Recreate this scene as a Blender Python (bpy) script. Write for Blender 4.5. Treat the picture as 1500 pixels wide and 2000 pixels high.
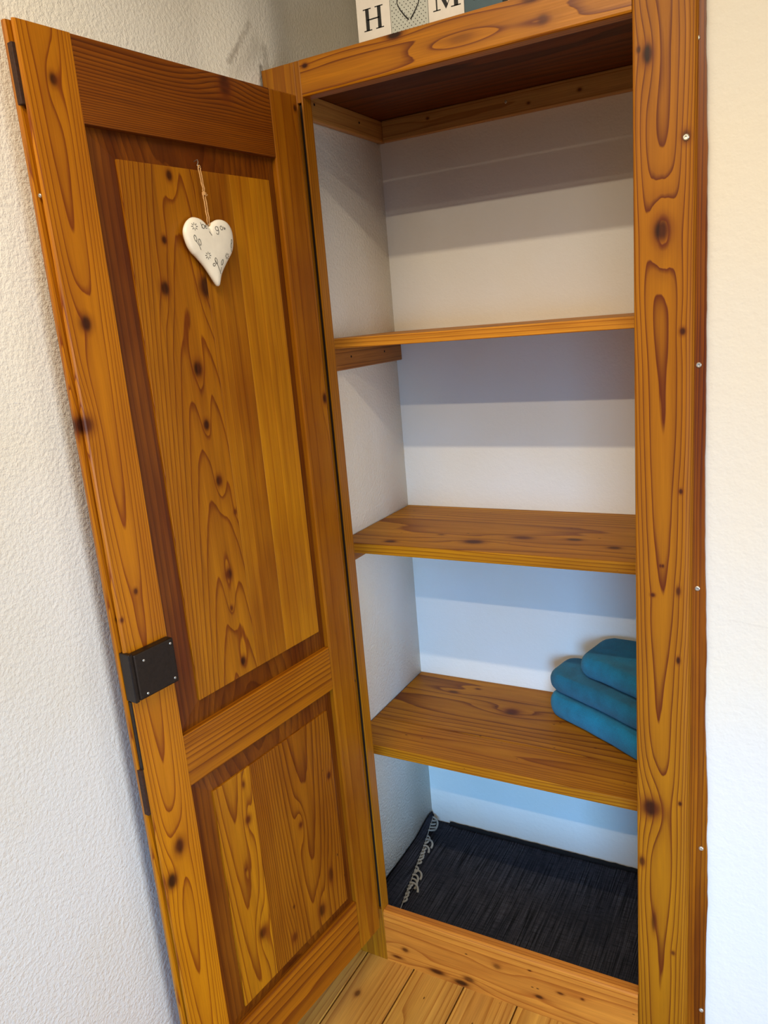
import bpy, bmesh, math, random
from mathutils import Vector, Matrix, noise as mnoise

for o in list(bpy.data.objects):
    bpy.data.objects.remove(o)
scene = bpy.context.scene
col = scene.collection

# ------------------------------------------------------------------ camera
cam_data = bpy.data.cameras.new('camera')
cam_data.sensor_width = 36.0
cam_data.lens = 1516.86 / 2000.0 * 36.0
cam_data.clip_start = 0.02
cam = bpy.data.objects.new('camera', cam_data)
col.objects.link(cam)
cam.matrix_world = Matrix((
    (0.877227, -0.042191, 0.478218, 0.892744),
    (0.472825, 0.248397, -0.845420, -1.397804),
    (-0.083119, 0.967739, 0.237850, 1.579372),
    (0, 0, 0, 1)))
scene.camera = cam

# ------------------------------------------------------------------ light
world = bpy.data.worlds.new('world')
scene.world = world
world.use_nodes = True
bg = world.node_tree.nodes['Background']
bg.inputs[0].default_value = (1.0, 0.93, 0.82, 1)
bg.inputs[1].default_value = 0.062

def area(name, loc, target, sx, sy, power, colour, spread=180):
    d = bpy.data.lights.new(name, 'AREA')
    d.shape = 'RECTANGLE'
    d.size = sx
    d.size_y = sy
    d.energy = power
    d.color = colour
    d.spread = math.radians(spread)
    o = bpy.data.objects.new(name, d)
    o.location = loc
    o.rotation_euler = (Vector(target) - Vector(loc)).to_track_quat('-Z', 'Y').to_euler()
    col.objects.link(o)
    return o

# two slim linear ceiling lamps hanging parallel to the cupboard, daylight from a low window, and an added side fill brightening the left wall
area('linear_ceiling_lamp_far', (0.78, -2.35, 2.72), (0.78, 0.0, 0.70), 1.70, 0.025, 13, (1.0, 0.84, 0.61), 125)
area('linear_ceiling_lamp_near', (0.78, -1.20, 2.60), (0.78, 0.1, 0.75), 1.50, 0.025, 9.2, (1.0, 0.84, 0.61), 105)
area('window_daylight', (1.40, -2.8, 0.85), (0.25, 0.5, 0.0), 1.1, 1.2, 11.5, (0.24, 0.55, 1.0), 52)
area('side_fill_light', (2.85, -1.45, 1.10), (-0.1, -0.75, 0.35), 1.2, 1.3, 13.5, (0.88, 0.94, 1.0), 80)

vs = scene.view_settings
vs.view_transform = 'Standard'
vs.look = 'None'
vs.gamma = 1.0
vs.exposure = 0.0
vs.use_curve_mapping = False

# ------------------------------------------------------------------ dimensions (metres)
W = 0.62            # opening runs from x = 0 to x = W, front face at y = 0
XL0, XR1 = -0.090, 0.7165
ZH0, ZH1 = 2.0126, 2.0773
TH = 0.031
D = 0.553
XN = -0.128
XRN = 0.742
ZK, TK = 0.1468, 0.028

# ------------------------------------------------------------------ helpers
def lin(c):
    out = []
    for v in c[:3]:
        v /= 255.0
        out.append(v / 12.92 if v <= 0.04045 else ((v + 0.055) / 1.055) ** 2.4)
    return (*out, 1.0)

def tag(o, label=None, cat=None, group=None, kind=None):
    if label: o['label'] = label
    if cat: o['category'] = cat
    if group: o['group'] = group
    if kind: o['kind'] = kind
    return o

def obj(name, bm, mat, parent=None, smooth=False, loc=None):
    me = bpy.data.meshes.new(name)
    if isinstance(bm, bmesh.types.BMesh):
        bmesh.ops.recalc_face_normals(bm, faces=bm.faces[:])
        bm.to_mesh(me)
        bm.free()
    else:
        me.from_pydata(bm[0], [], bm[1])
        me.validate()
        me.update()
        b2 = bmesh.new(); b2.from_mesh(me)
        bmesh.ops.recalc_face_normals(b2, faces=b2.faces[:])
        b2.to_mesh(me); b2.free()
    if mat: me.materials.append(mat)
    if smooth:
        for p in me.polygons: p.use_smooth = True
    o = bpy.data.objects.new(name, me)
    col.objects.link(o)
    if parent is not None:
        o.parent = parent
        # parts keep the coordinates they were built in (world, or the door's own frame)
        if loc is None:
            root = parent
            while root.parent is not None and root.type != 'EMPTY': root = root.parent
            base = root.get('_base')
            if root is parent and base is not None:
                o.location = (-base[0], -base[1], -base[2])
    if loc is not None: o.location = loc
    return o

def thing(name, label, cat, loc=(0, 0, 0), rotz=0, group=None, world_parts=True):
    o = bpy.data.objects.new(name, None)
    o.empty_display_size = 0.05
    col.objects.link(o)
    o.location = loc
    o.rotation_euler = (0, 0, rotz)
    if world_parts: o['_base'] = tuple(loc)
    tag(o, label, cat, group)
    return o

def box_bm(lo, hi, bev=0.002, seg=2, bm=None):
    own = bm is None
    b = bmesh.new()
    vs_ = [b.verts.new((x, y, z)) for x in (lo[0], hi[0]) for y in (lo[1], hi[1]) for z in (lo[2], hi[2])]
    for f in ((0, 1, 3, 2), (4, 6, 7, 5), (0, 4, 5, 1), (2, 3, 7, 6), (0, 2, 6, 4), (1, 5, 7, 3)):
        b.faces.new([vs_[i] for i in f])
    bmesh.ops.recalc_face_normals(b, faces=b.faces[:])
    if bev > 0:
        bmesh.ops.bevel(b, geom=b.edges[:], offset=bev, segments=seg, profile=0.6, affect='EDGES')
    if own: return b
    me = bpy.data.meshes.new('tmp'); b.to_mesh(me); b.free(); bm.from_mesh(me); bpy.data.meshes.remove(me)
    return bm

def prism_bm(poly, axis, a, b_, bev=0.0, seg=2):
    """extrude a 2D polygon along axis ('x','y','z') from a to b_"""
    bm = bmesh.new()
    def P(p, t):
        if axis == 'x': return (t, p[0], p[1])
        if axis == 'y': return (p[0], t, p[1])
        return (p[0], p[1], t)
    v0 = [bm.verts.new(P(p, a)) for p in poly]
    v1 = [bm.verts.new(P(p, b_)) for p in poly]
    bm.faces.new(v0); bm.faces.new(v1[::-1])
    n = len(poly)
    for i in range(n):
        bm.faces.new((v0[i], v1[i], v1[(i + 1) % n], v0[(i + 1) % n]))
    bmesh.ops.recalc_face_normals(bm, faces=bm.faces[:])
    if bev: bmesh.ops.bevel(bm, geom=bm.edges[:], offset=bev, segments=seg, profile=0.6, affect='EDGES')
    return bm

def tube(pts, r, n=6, bm=None, taper=None):
    bm = bm or bmesh.new()
    pts = [Vector(p) for p in pts]
    rings = []
    for i, p in enumerate(pts):
        t = (pts[min(i + 1, len(pts) - 1)] - pts[max(i - 1, 0)]).normalized()
        up = Vector((0, 0, 1)) if abs(t.z) < 0.9 else Vector((1, 0, 0))
        s = t.cross(up).normalized(); q = s.cross(t)
        rr = r * (taper(i / max(1, len(pts) - 1)) if taper else 1)
        rings.append([bm.verts.new(p + (s * math.cos(2 * math.pi * k / n) + q * math.sin(2 * math.pi * k / n)) * rr) for k in range(n)])
    for a, b in zip(rings, rings[1:]):
        for k in range(n):
            bm.faces.new((a[k], a[(k + 1) % n], b[(k + 1) % n], b[k]))
    bm.faces.new(rings[0][::-1]); bm.faces.new(rings[-1])
    return bm

def disc_head(centre, normal, r, h, n=14):
    """a low domed screw head with a socket in the middle"""
    bm = bmesh.new()
    nv = Vector(normal).normalized(); c = Vector(centre)
    up = Vector((0, 0, 1)) if abs(nv.z) < 0.9 else Vector((1, 0, 0))
    s = nv.cross(up).normalized(); q = s.cross(nv)
    prof = [(1.0, 0.0), (0.95, 0.55), (0.7, 1.0), (0.42, 1.0), (0.34, 0.15), (0.0, 0.1)]
    rings = []
    for fr, fh in prof:
        if fr == 0:
            rings.append([bm.verts.new(c + nv * h * fh)]); continue
        rings.append([bm.verts.new(c + nv * h * fh + (s * math.cos(2 * math.pi * k / n) + q * math.sin(2 * math.pi * k / n)) * r * fr) for k in range(n)])
    for a, b in zip(rings, rings[1:]):
        for k in range(n):
            if len(b) == 1: bm.faces.new((a[k], a[(k + 1) % n], b[0]))
            else: bm.faces.new((a[k], a[(k + 1) % n], b[(k + 1) % n], b[k]))
    bm.faces.new(rings[0][::-1])
    return bm

# ------------------------------------------------------------------ materials
class NT:
    def __init__(self, name):
        self.m = bpy.data.materials.new(name)
        self.m.use_nodes = True
        self.t = self.m.node_tree
        self.b = self.t.nodes['Principled BSDF']
        self.out = self.t.nodes['Material Output']
    def n(self, kind, **kw):
        nd = self.t.nodes.new(kind)
        for k, v in kw.items(): setattr(nd, k, v)
        return nd
    def link(self, a, b): self.t.links.new(a, b)
    def put(self, sock, v):
        if isinstance(v, bpy.types.NodeSocket): self.link(v, sock)
        else: sock.default_value = v
    def math(self, op, a, b=None, c=None, clamp=False):
        nd = self.n('ShaderNodeMath', operation=op, use_clamp=clamp)
        self.put(nd.inputs[0], a)
        if b is not None: self.put(nd.inputs[1], b)
        if c is not None: self.put(nd.inputs[2], c)
        return nd.outputs[0]
    def vmath(self, op, a, b=None):
        nd = self.n('ShaderNodeVectorMath', operation=op)
        self.put(nd.inputs[0], a)
        if b is not None: self.put(nd.inputs[1], b)
        return nd
    def combine(self, x, y, z):
        nd = self.n('ShaderNodeCombineXYZ')
        for i, v in enumerate((x, y, z)): self.put(nd.inputs[i], v)
        return nd.outputs[0]
    def noise(self, vec, scale=1.0, detail=2.0, rough=0.5, dist=0.0):
        nd = self.n('ShaderNodeTexNoise')
        self.put(nd.inputs['Vector'], vec)
        nd.inputs['Scale'].default_value = scale
        nd.inputs['Detail'].default_value = detail
        nd.inputs['Roughness'].default_value = rough
        nd.inputs['Distortion'].default_value = dist
        return nd.outputs[0]
    def maprange(self, v, a, b, c=0.0, d=1.0, smooth=False):
        nd = self.n('ShaderNodeMapRange')
        if smooth: nd.interpolation_type = 'SMOOTHSTEP'
        self.put(nd.inputs[0], v)
        for i, x in enumerate((a, b, c, d)): nd.inputs[1 + i].default_value = x
        return nd.outputs[0]
    def ramp(self, v, stops, interp='LINEAR'):
        nd = self.n('ShaderNodeValToRGB')
        cr = nd.color_ramp
        cr.interpolation = interp
        while len(cr.elements) < len(stops): cr.elements.new(0.5)
        for e, (p, c) in zip(cr.elements, stops):
            e.position = p
            e.color = c if len(c) == 4 else (*c, 1)
        self.put(nd.inputs[0], v)
        return nd.outputs[0]
    def mix(self, f, a, b, mode='MIX'):
        nd = self.n('ShaderNodeMix', data_type='RGBA', blend_type=mode)
        self.put(nd.inputs[0], f)
        self.put(nd.inputs[6], a)
        self.put(nd.inputs[7], b)
        return nd.outputs[2]
    def bump(self, h, strength=0.3, dist=0.001):
        nd = self.n('ShaderNodeBump')
        nd.inputs['Strength'].default_value = strength
        nd.inputs['Distance'].default_value = dist
        self.put(nd.inputs['Height'], h)
        self.link(nd.outputs[0], self.b.inputs['Normal'])
    def objxyz(self):
        tc = self.n('ShaderNodeTexCoord')
        sp = self.n('ShaderNodeSeparateXYZ')
        self.link(tc.outputs['Object'], sp.inputs[0])
        return tc.outputs['Object'], {'x': sp.outputs[0], 'y': sp.outputs[1], 'z': sp.outputs[2]}

HONEY, AMBER = (214, 134, 24), (112, 48, 8)

def wood(name, grain, across, ac, hw, light=HONEY, dark=AMBER, nq=5.0, amp=4.0, fa=7.0, fg=1.4,
         seed=0.0, knots=(), specks=0.0, rough=0.36, late=0.55, fibre=0.22, patch=0.25, linear=0.0, tilt=0.0, bumpy=0.12, red=None, skew=0.0, spec=0.26):
    """flat-sawn softwood: contour lines of a smooth growth-ring field, swelling round each knot.
    knots: (along, across, radius, strength, darkness[, stretch])"""
    if light[2] < 32:
        light = (light[0] * 0.93, light[1], light[2] * 0.6)
        dark = (dark[0] * 0.97, dark[1] * 1.03, dark[2] * 0.7)
    k = NT(name)
    vec, ax = k.objxyz()
    g, a = ax[grain], ax[across]
    third = [c for c in 'xyz' if c not in (grain, across)][0]
    c = ax[third]
    if skew: a = k.math('MULTIPLY_ADD', g, skew, a)
    nv = k.combine(k.math('MULTIPLY_ADD', a, fa, seed * 3.71 + 11), k.math('MULTIPLY_ADD', c, fa, seed * 1.3), k.math('MULTIPLY_ADD', g, fg, seed * 7.13))
    low = k.noise(nv, 1.0, 1.0, 0.4)
    fine = k.noise(k.combine(k.math('MULTIPLY', a, 60), k.math('MULTIPLY', c, 60), k.math('MULTIPLY_ADD', g, 5, seed)), 1.0, 2.0, 0.5)
    an = k.math('DIVIDE', k.math('SUBTRACT', a, ac), hw)
    H = k.math('MULTIPLY', k.math('MULTIPLY', an, an), nq)
    H = k.math('MULTIPLY_ADD', low, amp * 2, H)
    H = k.math('MULTIPLY_ADD', fine, 0.35, H)
    H = k.math('MULTIPLY_ADD', c, 120.0, H)
    if linear: H = k.math('MULTIPLY_ADD', an, linear, H)
    if tilt: H = k.math('MULTIPLY_ADD', g, tilt, H)
    core = halo = None
    av = k.combine(a, g, 0.0)
    for kn in knots:
        kg, ka, kr, ks, kd = kn[:5]
        st = kn[5] if len(kn) > 5 else 1.35
        if skew: ka = ka + kg * skew
        dv = k.vmath('SUBTRACT', av, (ka, kg, 0)).outputs[0]
        if ks:
            sv = k.vmath('MULTIPLY', dv, (1 / (kr * 1.5 + 0.006), 1 / (kr * 5.0 * st / 1.35 + 0.022), 0)).outputs[0]
            d2 = k.vmath('DOT_PRODUCT', sv, sv).outputs['Value']
            e = k.math('POWER', 2.71828, k.math('MULTIPLY', d2, -1.0))
            H = k.math('MULTIPLY_ADD', e, ks, H)
        s2 = k.vmath('MULTIPLY', dv, (1 / kr, 1 / (kr * st), 0)).outputs[0]
        ln = k.vmath('LENGTH', s2).outputs['Value']
        ln = k.math('MULTIPLY_ADD', fine, 0.7, k.math('SUBTRACT', ln, 0.35))
        m = k.math('MULTIPLY', k.maprange(ln, 0.45, 1.45, 1.0, 0.0, True), kd)
        hm = k.math('MULTIPLY', k.maprange(ln, 0.7, 2.4, 0.65, 0.0, True), kd)
        halo = hm if halo is None else k.math('MAXIMUM', halo, hm)
        core = m if core is None else k.math('MAXIMUM', core, m)
    t = k.math('FRACT', H)
    L, Dk = lin(light), lin(dark)
    midc = tuple(L[i] * 0.62 + Dk[i] * 0.38 for i in range(3)) + (1,)
    lw = k.ramp(t, [(0.0, (0, 0, 0)), (late * 0.5, (0.08,) * 3), (late, (0.27,) * 3), (0.90, (0.88,) * 3), (0.955, (1, 1, 1)), (1.0, (0.02,) * 3)])
    base = k.mix(lw, L, Dk)
    fib = k.noise(k.combine(k.math('MULTIPLY', a, 420), k.math('MULTIPLY', c, 420), k.math('MULTIPLY', g, 9)), 1.0, 3.0, 0.6)
    base = k.mix(1.0, base, k.ramp(fib, [(0.30, (1 - fibre,) * 3), (0.70, (1 + fibre * 0.35,) * 3)]), 'MULTIPLY')
    pn = k.noise(k.combine(k.math('MULTIPLY_ADD', a, 13, seed), k.math('MULTIPLY', c, 13), k.math('MULTIPLY_ADD', g, 3.2, seed * 2)), 1.0, 3.0, 0.55)
    rc = red or (1 - patch, 1 - patch * 1.45, 1 - patch * 1.8)
    base = k.mix(1.0, base, k.ramp(pn, [(0.36, rc), (0.62, (1.0, 1.0, 1.0))]), 'MULTIPLY')
    stv = k.noise(k.combine(k.math('MULTIPLY_ADD', a, 55, seed), k.math('MULTIPLY', c, 55), k.math('MULTIPLY_ADD', g, 1.3, seed)), 1.0, 2.0, 0.5)
    base = k.mix(1.0, base, k.ramp(stv, [(0.35, (1 - patch * 0.7, 1 - patch * 0.95, 1 - patch)), (0.65, (1.05, 1.05, 1.0))]), 'MULTIPLY')
    if core is not None:
        base = k.mix(halo, base, lin((104, 44, 5)))
        base = k.mix(core, base, k.mix(k.maprange(fine, 0.38, 0.62), lin((38, 12, 2)), lin((84, 34, 5))))
    if specks:
        vo = k.n('ShaderNodeTexVoronoi', feature='F1')
        k.put(vo.inputs['Vector'], k.combine(k.math('MULTIPLY', a, 46), k.math('MULTIPLY', c, 46), k.math('MULTIPLY', g, 21)))
        vo.inputs['Scale'].default_value = 1.0
        sm = k.maprange(vo.outputs['Distance'], 0.05, 0.10, 1.0, 0.0)
        sel = k.math('GREATER_THAN', k.noise(k.combine(k.math('MULTIPLY', a, 20), k.math('MULTIPLY', c, 20), k.math('MULTIPLY_ADD', g, 10, seed)), 1.0, 1.0), 0.62 - specks * 0.1)
        base = k.mix(k.math('MULTIPLY', k.math('MULTIPLY', sm, sel), 0.85), base, lin((50, 18, 5)))
    k.link(base, k.b.inputs['Base Color'])
    k.put(k.b.inputs['Roughness'], k.maprange(fib, 0.2, 0.8, rough + 0.08, rough - 0.04))
    k.b.inputs['Specular IOR Level'].default_value = spec
    hgt = k.math('MULTIPLY_ADD', lw, 0.5, k.math('MULTIPLY', fib, 0.6))
    k.bump(hgt, bumpy, 0.0012)
    return k.m

def plaster(name, colour, scale=160.0, strength=0.5, blotch=0.05, stains=(), lines=(), dist=0.003, tint=(235, 222, 190)):
    k = NT(name)
    vec, ax = k.objxyz()
    n1 = k.noise(vec, scale * 1.6, 3.0, 0.6)
    n2 = k.noise(vec, scale * 0.6, 2.0, 0.5)
    n3 = k.noise(vec, 3.0, 3.0, 0.55)
    base = k.mix(k.maprange(n3, 0.42, 0.72, 0.0, blotch * 6), lin(colour), lin(tint))
    for (p, q, r, s, cc) in stains:          # smudges: a capsule from p to q of radius r
        pv, qv = Vector(p), Vector(q)
        dvec = qv - pv
        rel = k.vmath('SUBTRACT', vec, tuple(pv)).outputs[0]
        tt = k.math('DIVIDE', k.vmath('DOT_PRODUCT', rel, tuple(dvec)).outputs['Value'], dvec.length_squared, clamp=True)
        nd = k.n('ShaderNodeVectorMath', operation='SCALE')
        nd.inputs[0].default_value = tuple(dvec)
        k.link(tt, nd.inputs['Scale'])
        df = k.vmath('SUBTRACT', rel, nd.outputs[0]).outputs[0]
        ln = k.vmath('LENGTH', df).outputs['Value']
        ln = k.math('MULTIPLY_ADD', k.math('SUBTRACT', n2, 0.5), r * 0.9, ln)
        m = k.maprange(ln, 0.0, r, s, 0.0, True)
        base = k.mix(m, base, lin(cc))
    k.link(base, k.b.inputs['Base Color'])
    k.b.inputs['Roughness'].default_value = 0.85
    k.b.inputs['Specular IOR Level'].default_value = 0.15
    h = k.math('MULTIPLY_ADD', n1, 0.5, n2)
    k.bump(h, strength, dist)
    return k.m

def plain(name, colour, rough=0.5, metal=0.0, noise_amt=0.12, scale=80.0, bump=0.0):
    k = NT(name)
    vec, ax = k.objxyz()
    n = k.noise(vec, scale, 3.0, 0.6)
    c = lin(colour)
    lo = tuple(v * (1 - noise_amt) for v in c[:3]) + (1,)
    hi = tuple(min(1, v * (1 + noise_amt)) for v in c[:3]) + (1,)
    k.link(k.mix(k.maprange(n, 0.3, 0.7), lo, hi), k.b.inputs['Base Color'])
    k.b.inputs['Roughness'].default_value = rough
    k.b.inputs['Metallic'].default_value = metal
    if bump: k.bump(n, bump, 0.001)
    return k.m

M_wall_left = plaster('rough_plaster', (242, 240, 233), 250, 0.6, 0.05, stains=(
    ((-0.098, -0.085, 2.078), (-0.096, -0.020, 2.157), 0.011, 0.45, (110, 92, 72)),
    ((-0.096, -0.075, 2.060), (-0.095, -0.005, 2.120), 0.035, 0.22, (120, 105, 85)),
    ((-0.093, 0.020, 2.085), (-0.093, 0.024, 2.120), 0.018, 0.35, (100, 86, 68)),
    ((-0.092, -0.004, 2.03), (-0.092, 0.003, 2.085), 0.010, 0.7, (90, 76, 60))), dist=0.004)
M_wall_right = plaster('smooth_plaster', (222, 219, 211), 120, 0.5, 0.04, stains=(
    ((0.78, 0.02, 1.010), (0.92, 0.02, 0.992), 0.0035, 0.35, (170, 165, 155)),
    ((0.775, 0.02, 0.845), (0.86, 0.02, 0.840), 0.003, 0.25, (180, 175, 165))), dist=0.002)
M_niche = plaster('niche_plaster', (236, 235, 230), 140, 0.45, 0.05, dist=0.002)
M_ceiling = plaster('ceiling_paint', (235, 232, 225), 120, 0.2, 0.03)
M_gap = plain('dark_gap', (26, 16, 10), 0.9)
M_steel = plain('screw_steel', (205, 200, 190), 0.35, 0.8, 0.1)
M_iron = plain('dark_edge_shadow_wear', (34, 24, 17), 0.45, 0.4, 0.3, 200, 0.2)
M_rust = plain('rusty_iron', (58, 32, 17), 0.7, 0.3, 0.4, 260, 0.4)

# ------------------------------------------------------------------ the room
def wall_grid(name, mat, xf, y0, y1, z0, z1, ny, thick=0.12):
    ys = ny
    verts, faces = [], []
    for y in ys:
        for z in (z0, z1):
            verts.append((xf(y), y, z))
    n = len(ys)
    for y in ys:
        for z in (z0, z1):
            verts.append((xf(y) - thick, y, z))
    for i in range(n - 1):
        a = 2 * i
        faces.append((a, a + 1, a + 3, a + 2))
        b = 2 * n + a
        faces.append((b, b + 2, b + 3, b + 1))
        faces.append((a, a + 2, b + 2, b)); faces.append((a + 1, b + 1, b + 3, a + 3))
    faces.append((0, 2 * n, 2 * n + 1, 1))
    e = 2 * n - 2
    faces.append((e, e + 1, 2 * n + e + 1, 2 * n + e))
    return obj(name, (verts, faces), mat, smooth=True)

def sstep(a, b, x):
    t = max(0, min(1, (x - a) / (b - a)))
    return t * t * (3 - 2 * t)

def left_x(y):
    x = -0.112
    x += 0.020 * sstep(-0.17, -0.02, y)
    x -= 0.036 * sstep(0.033, 0.20, y)
    return x

ROOM_Z = 2.86
ys = [-3.6, -2.4, -1.5, -1.0, -0.6, -0.4, -0.25] + [(-0.20 + 0.01 * i) for i in range(30)] + [0.10 + 0.012 * i for i in range(1, 10)] + [0.4, 0.66]
tag(wall_grid('wall_left', M_wall_left, left_x, -3.6, 0.66, 0, ROOM_Z, ys), kind='structure')

bmw = box_bm((XN - 0.1, D, -0.02), (0.80, D + 0.12, ROOM_Z), 0)
tag(obj('wall_back', bmw, M_niche), kind='structure')

# wall to the right of the cupboard, its flank is the right side of the recess
def round_wall():
    x0, y0 = 0.722, 0.022
    poly = [(3.0, y0), (3.0, 0.66), (0.742, 0.66), (0.742, 0.10), (0.742, 0.045), (x0 + 0.004, 0.040), (x0, y0 + 0.006), (x0 + 0.002, y0)]
    return prism_bm(poly, 'z', 0.0, ROOM_Z)
tag(obj('wall_right', round_wall(), M_wall_right), kind='structure')

ceil_ = tag(obj('ceiling', box_bm((-0.25, -3.6, ROOM_Z), (3.0, 0.66, ROOM_Z + 0.1), 0), M_ceiling), kind='structure')

floor = tag(obj('floor', box_bm((-0.25, -3.6, -0.08), (3.0, 0.66, -0.018), 0), M_gap), kind='structure')
FLO, FDK = (210, 158, 72), (172, 114, 46)
pw = 0.1345
rnd = random.Random(4)
for i in range(-1, 22):
    x0 = -0.0595 + i * pw
    near = i < 5
    mat = wood('floor_pine_%d' % (i % 6 if not near else 10 + i), 'y', 'x', x0 + pw * (0.35 + 0.3 * rnd.random()), pw / 2,
               FLO if i % 2 else (206, 152, 70), FDK, 3.0, 1.1, 8, 1.0, seed=i * 2.3 + 1, late=0.7, specks=0.6,
               knots=((-0.12 - 0.05 * (i % 3), x0 + 0.04, 0.006, 0.8, 0.6),), patch=0.22, rough=0.42, red=(0.86, 0.80, 0.70)) if (near or i < 11) else mat
    obj('plank', box_bm((x0 + 0.0016, -3.55, -0.019), (x0 + pw - 0.0016, D, 0.0), 0.0018, 1), mat, floor)

# ------------------------------------------------------------------ fitted frame round the recess
frame = thing('built_in_cupboard', 'built-in varnished knotty pine cupboard with its panelled door swung open', 'cupboard')
m = wood('pine_post_left', 'z', 'x', -0.05, 0.045, (178, 106, 24), (146, 80, 18), 3, 0.6, 8, 0.7, 3.1, patch=0.15, specks=0.3)
# left post, with a rebated inner arris
bm = box_bm((XL0, 0.0, 0.0), (-0.0130, TH, ZH1), 0.0012, 2)
box_bm((-0.0042, 0.0, 0.0), (0.0, TH, ZH1), 0.0016, 2, bm)
box_bm((-0.0135, 0.021, 0.0), (-0.0038, TH - 0.0005, ZH1 - 0.0005), 0, 1, bm)
box_bm((-0.0135, 0.0003, 0.0002), (-0.0038, TH - 0.0006, 0.150), 0, 1, bm)
box_bm((-0.0135, 0.0003, 2.004), (-0.0038, TH - 0.0006, ZH1 - 0.0002), 0, 1, bm)
obj('post', bm, m, frame)
obj('rebate_shade', box_bm((-0.0126, 0.0065, 0.152), (-0.0046, 0.0205, 2.002), 0.0008, 1), M_gap, frame)  # dark strip standing in for the shade in the gap beside the door
m = wood('pine_post_right', 'z', 'x', 0.666, 0.050, (178, 105, 13), (100, 38, 5), 5.0, 1.25, 7, 1.7, 7.7, late=0.72, tilt=-3.2,
         knots=((1.949, 0.6438, 0.0075, 1.2, 1.0, 1.7), (1.685, 0.6656, 0.0115, 3.0, 0.95, 1.3), (0.607, 0.6475, 0.017, 2.1, 0.97, 1.05),
                (1.053, 0.6508, 0.004, 0.2, 0.9, 0.9), (1.11, 0.664, 0.0022, 0, 0.9), (1.11, 0.668, 0.0022, 0, 0.9), (1.0643, 0.695, 0.0035, 0.2, 0.8, 2.2),
                (1.958, 0.6299, 0.003, 0.3, 0.8, 1.6), (0.9294, 0.6959, 0.0032, 0.2, 0.9, 2.0), (0.3435, 0.6532, 0.0045, 0.3, 0.75, 5.0),
                (1.249, 0.698, 0.0032, 0.2, 0.9), (1.5219, 0.6984, 0.0042, 0.3, 0.95), (0.63, 0.7007, 0.003, 0.2, 0.9),
                (0.48, 0.630, 0.005, 0.5, 0.8, 2.0), (0.28, 0.690, 0.0035, 0.2, 0.8), (1.82, 0.7013, 0.006, 0.2, 0.8, 1.5), (2.04, 0.700, 0.005, 0.6, 0.8)),
         patch=0.10, rough=0.46, fibre=0.12, spec=0.22)
poly = [(W, 0.004), (W + 0.001, 0.001), (W + 0.004, 0.0), (XR1 - 0.012, 0.0), (XR1 - 0.004, 0.0025), (XR1, 0.009), (XR1, TH), (W, TH)]
post_r = obj('post', prism_bm(poly, 'z', 0.0, 2.30), m, frame)
for z, x in ((1.8188, 0.7013),):
    obj('screw', disc_head((x, -0.0002, z), (0, -1, 0), 0.0052, 0.0022), M_steel, post_r)

# scribed strip against the plaster
m = wood('pine_scribe_strip', 'z', 'x', 0.735, 0.02, (166, 90, 12), (104, 46, 6), 3, 1.2, 20, 1.2, 9.9, patch=0.3, late=0.6)
edge = [(2.30, 0.722), (2.05, 0.7245), (1.94, 0.727), (1.80, 0.7312), (1.64, 0.7330), (1.40, 0.7345), (1.20, 0.7355), (1.05, 0.7395), (0.95, 0.7425), (0.81, 0.7415), (0.65, 0.7480), (0.52, 0.7490), (0.41, 0.7515), (0.25, 0.7500), (0.12, 0.7515), (0.0, 0.7530)]
def strip_edge(z):
    for (za, xa), (zb, xb) in zip(edge, edge[1:]):
        if zb <= z <= za:
            t = (z - zb) / (za - zb)
            return xb + (xa - xb) * t
    return edge[-1][1]
poly = [(XR1 - 0.004, 0.0), (XR1 - 0.004, 2.30)]
for i in range(140):
    z = 2.30 * (1 - i / 139)
    poly.append((strip_edge(z) + 0.0012 * mnoise.noise(Vector((z * 28, 0.3, 0))) + 0.0007 * mnoise.noise(Vector((z * 90, 4.3, 0))), z))
strip = obj('scribe_strip', prism_bm(poly, 'y', 0.0125, 0.030), m, frame)
for z, x in ((1.9585, 0.7166), (1.4644, 0.7252), (1.0682, 0.7278), (0.5326, 0.7411), (0.148, 0.7463)):
    obj('screw', disc_head((x - 0.0025, 0.0123, z), (0, -1, 0), 0.0046, 0.002), M_steel, strip)

m = wood('pine_header', 'x', 'z', 2.04, 0.04, (198, 118, 18), (116, 50, 8), 2.4, 1.2, 9, 1.6, 5.2, late=0.7,
         knots=((0.334, 2.040, 0.0065, 2.6, 0.25, 3.2), (0.4787, 2.0356, 0.0065, 1.2, 0.6, 1.3), (0.2073, 2.074, 0.006, 0.6, 0.95, 2.2), (0.0122, 2.0656, 0.004, 0.3, 0.95, 1.5), (0.46, 2.07, 0.005, .4, .8, 3)),
         patch=0.12)
poly = [(0.0, ZH0 + 0.004), (0.0012, ZH0 + 0.001), (0.004, ZH0), (TH - 0.003, ZH0), (TH, ZH0 + 0.003), (TH, ZH1), (0.0, ZH1)]
obj('header', prism_bm(poly, 'x', 0.0, W), m, frame)

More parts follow.
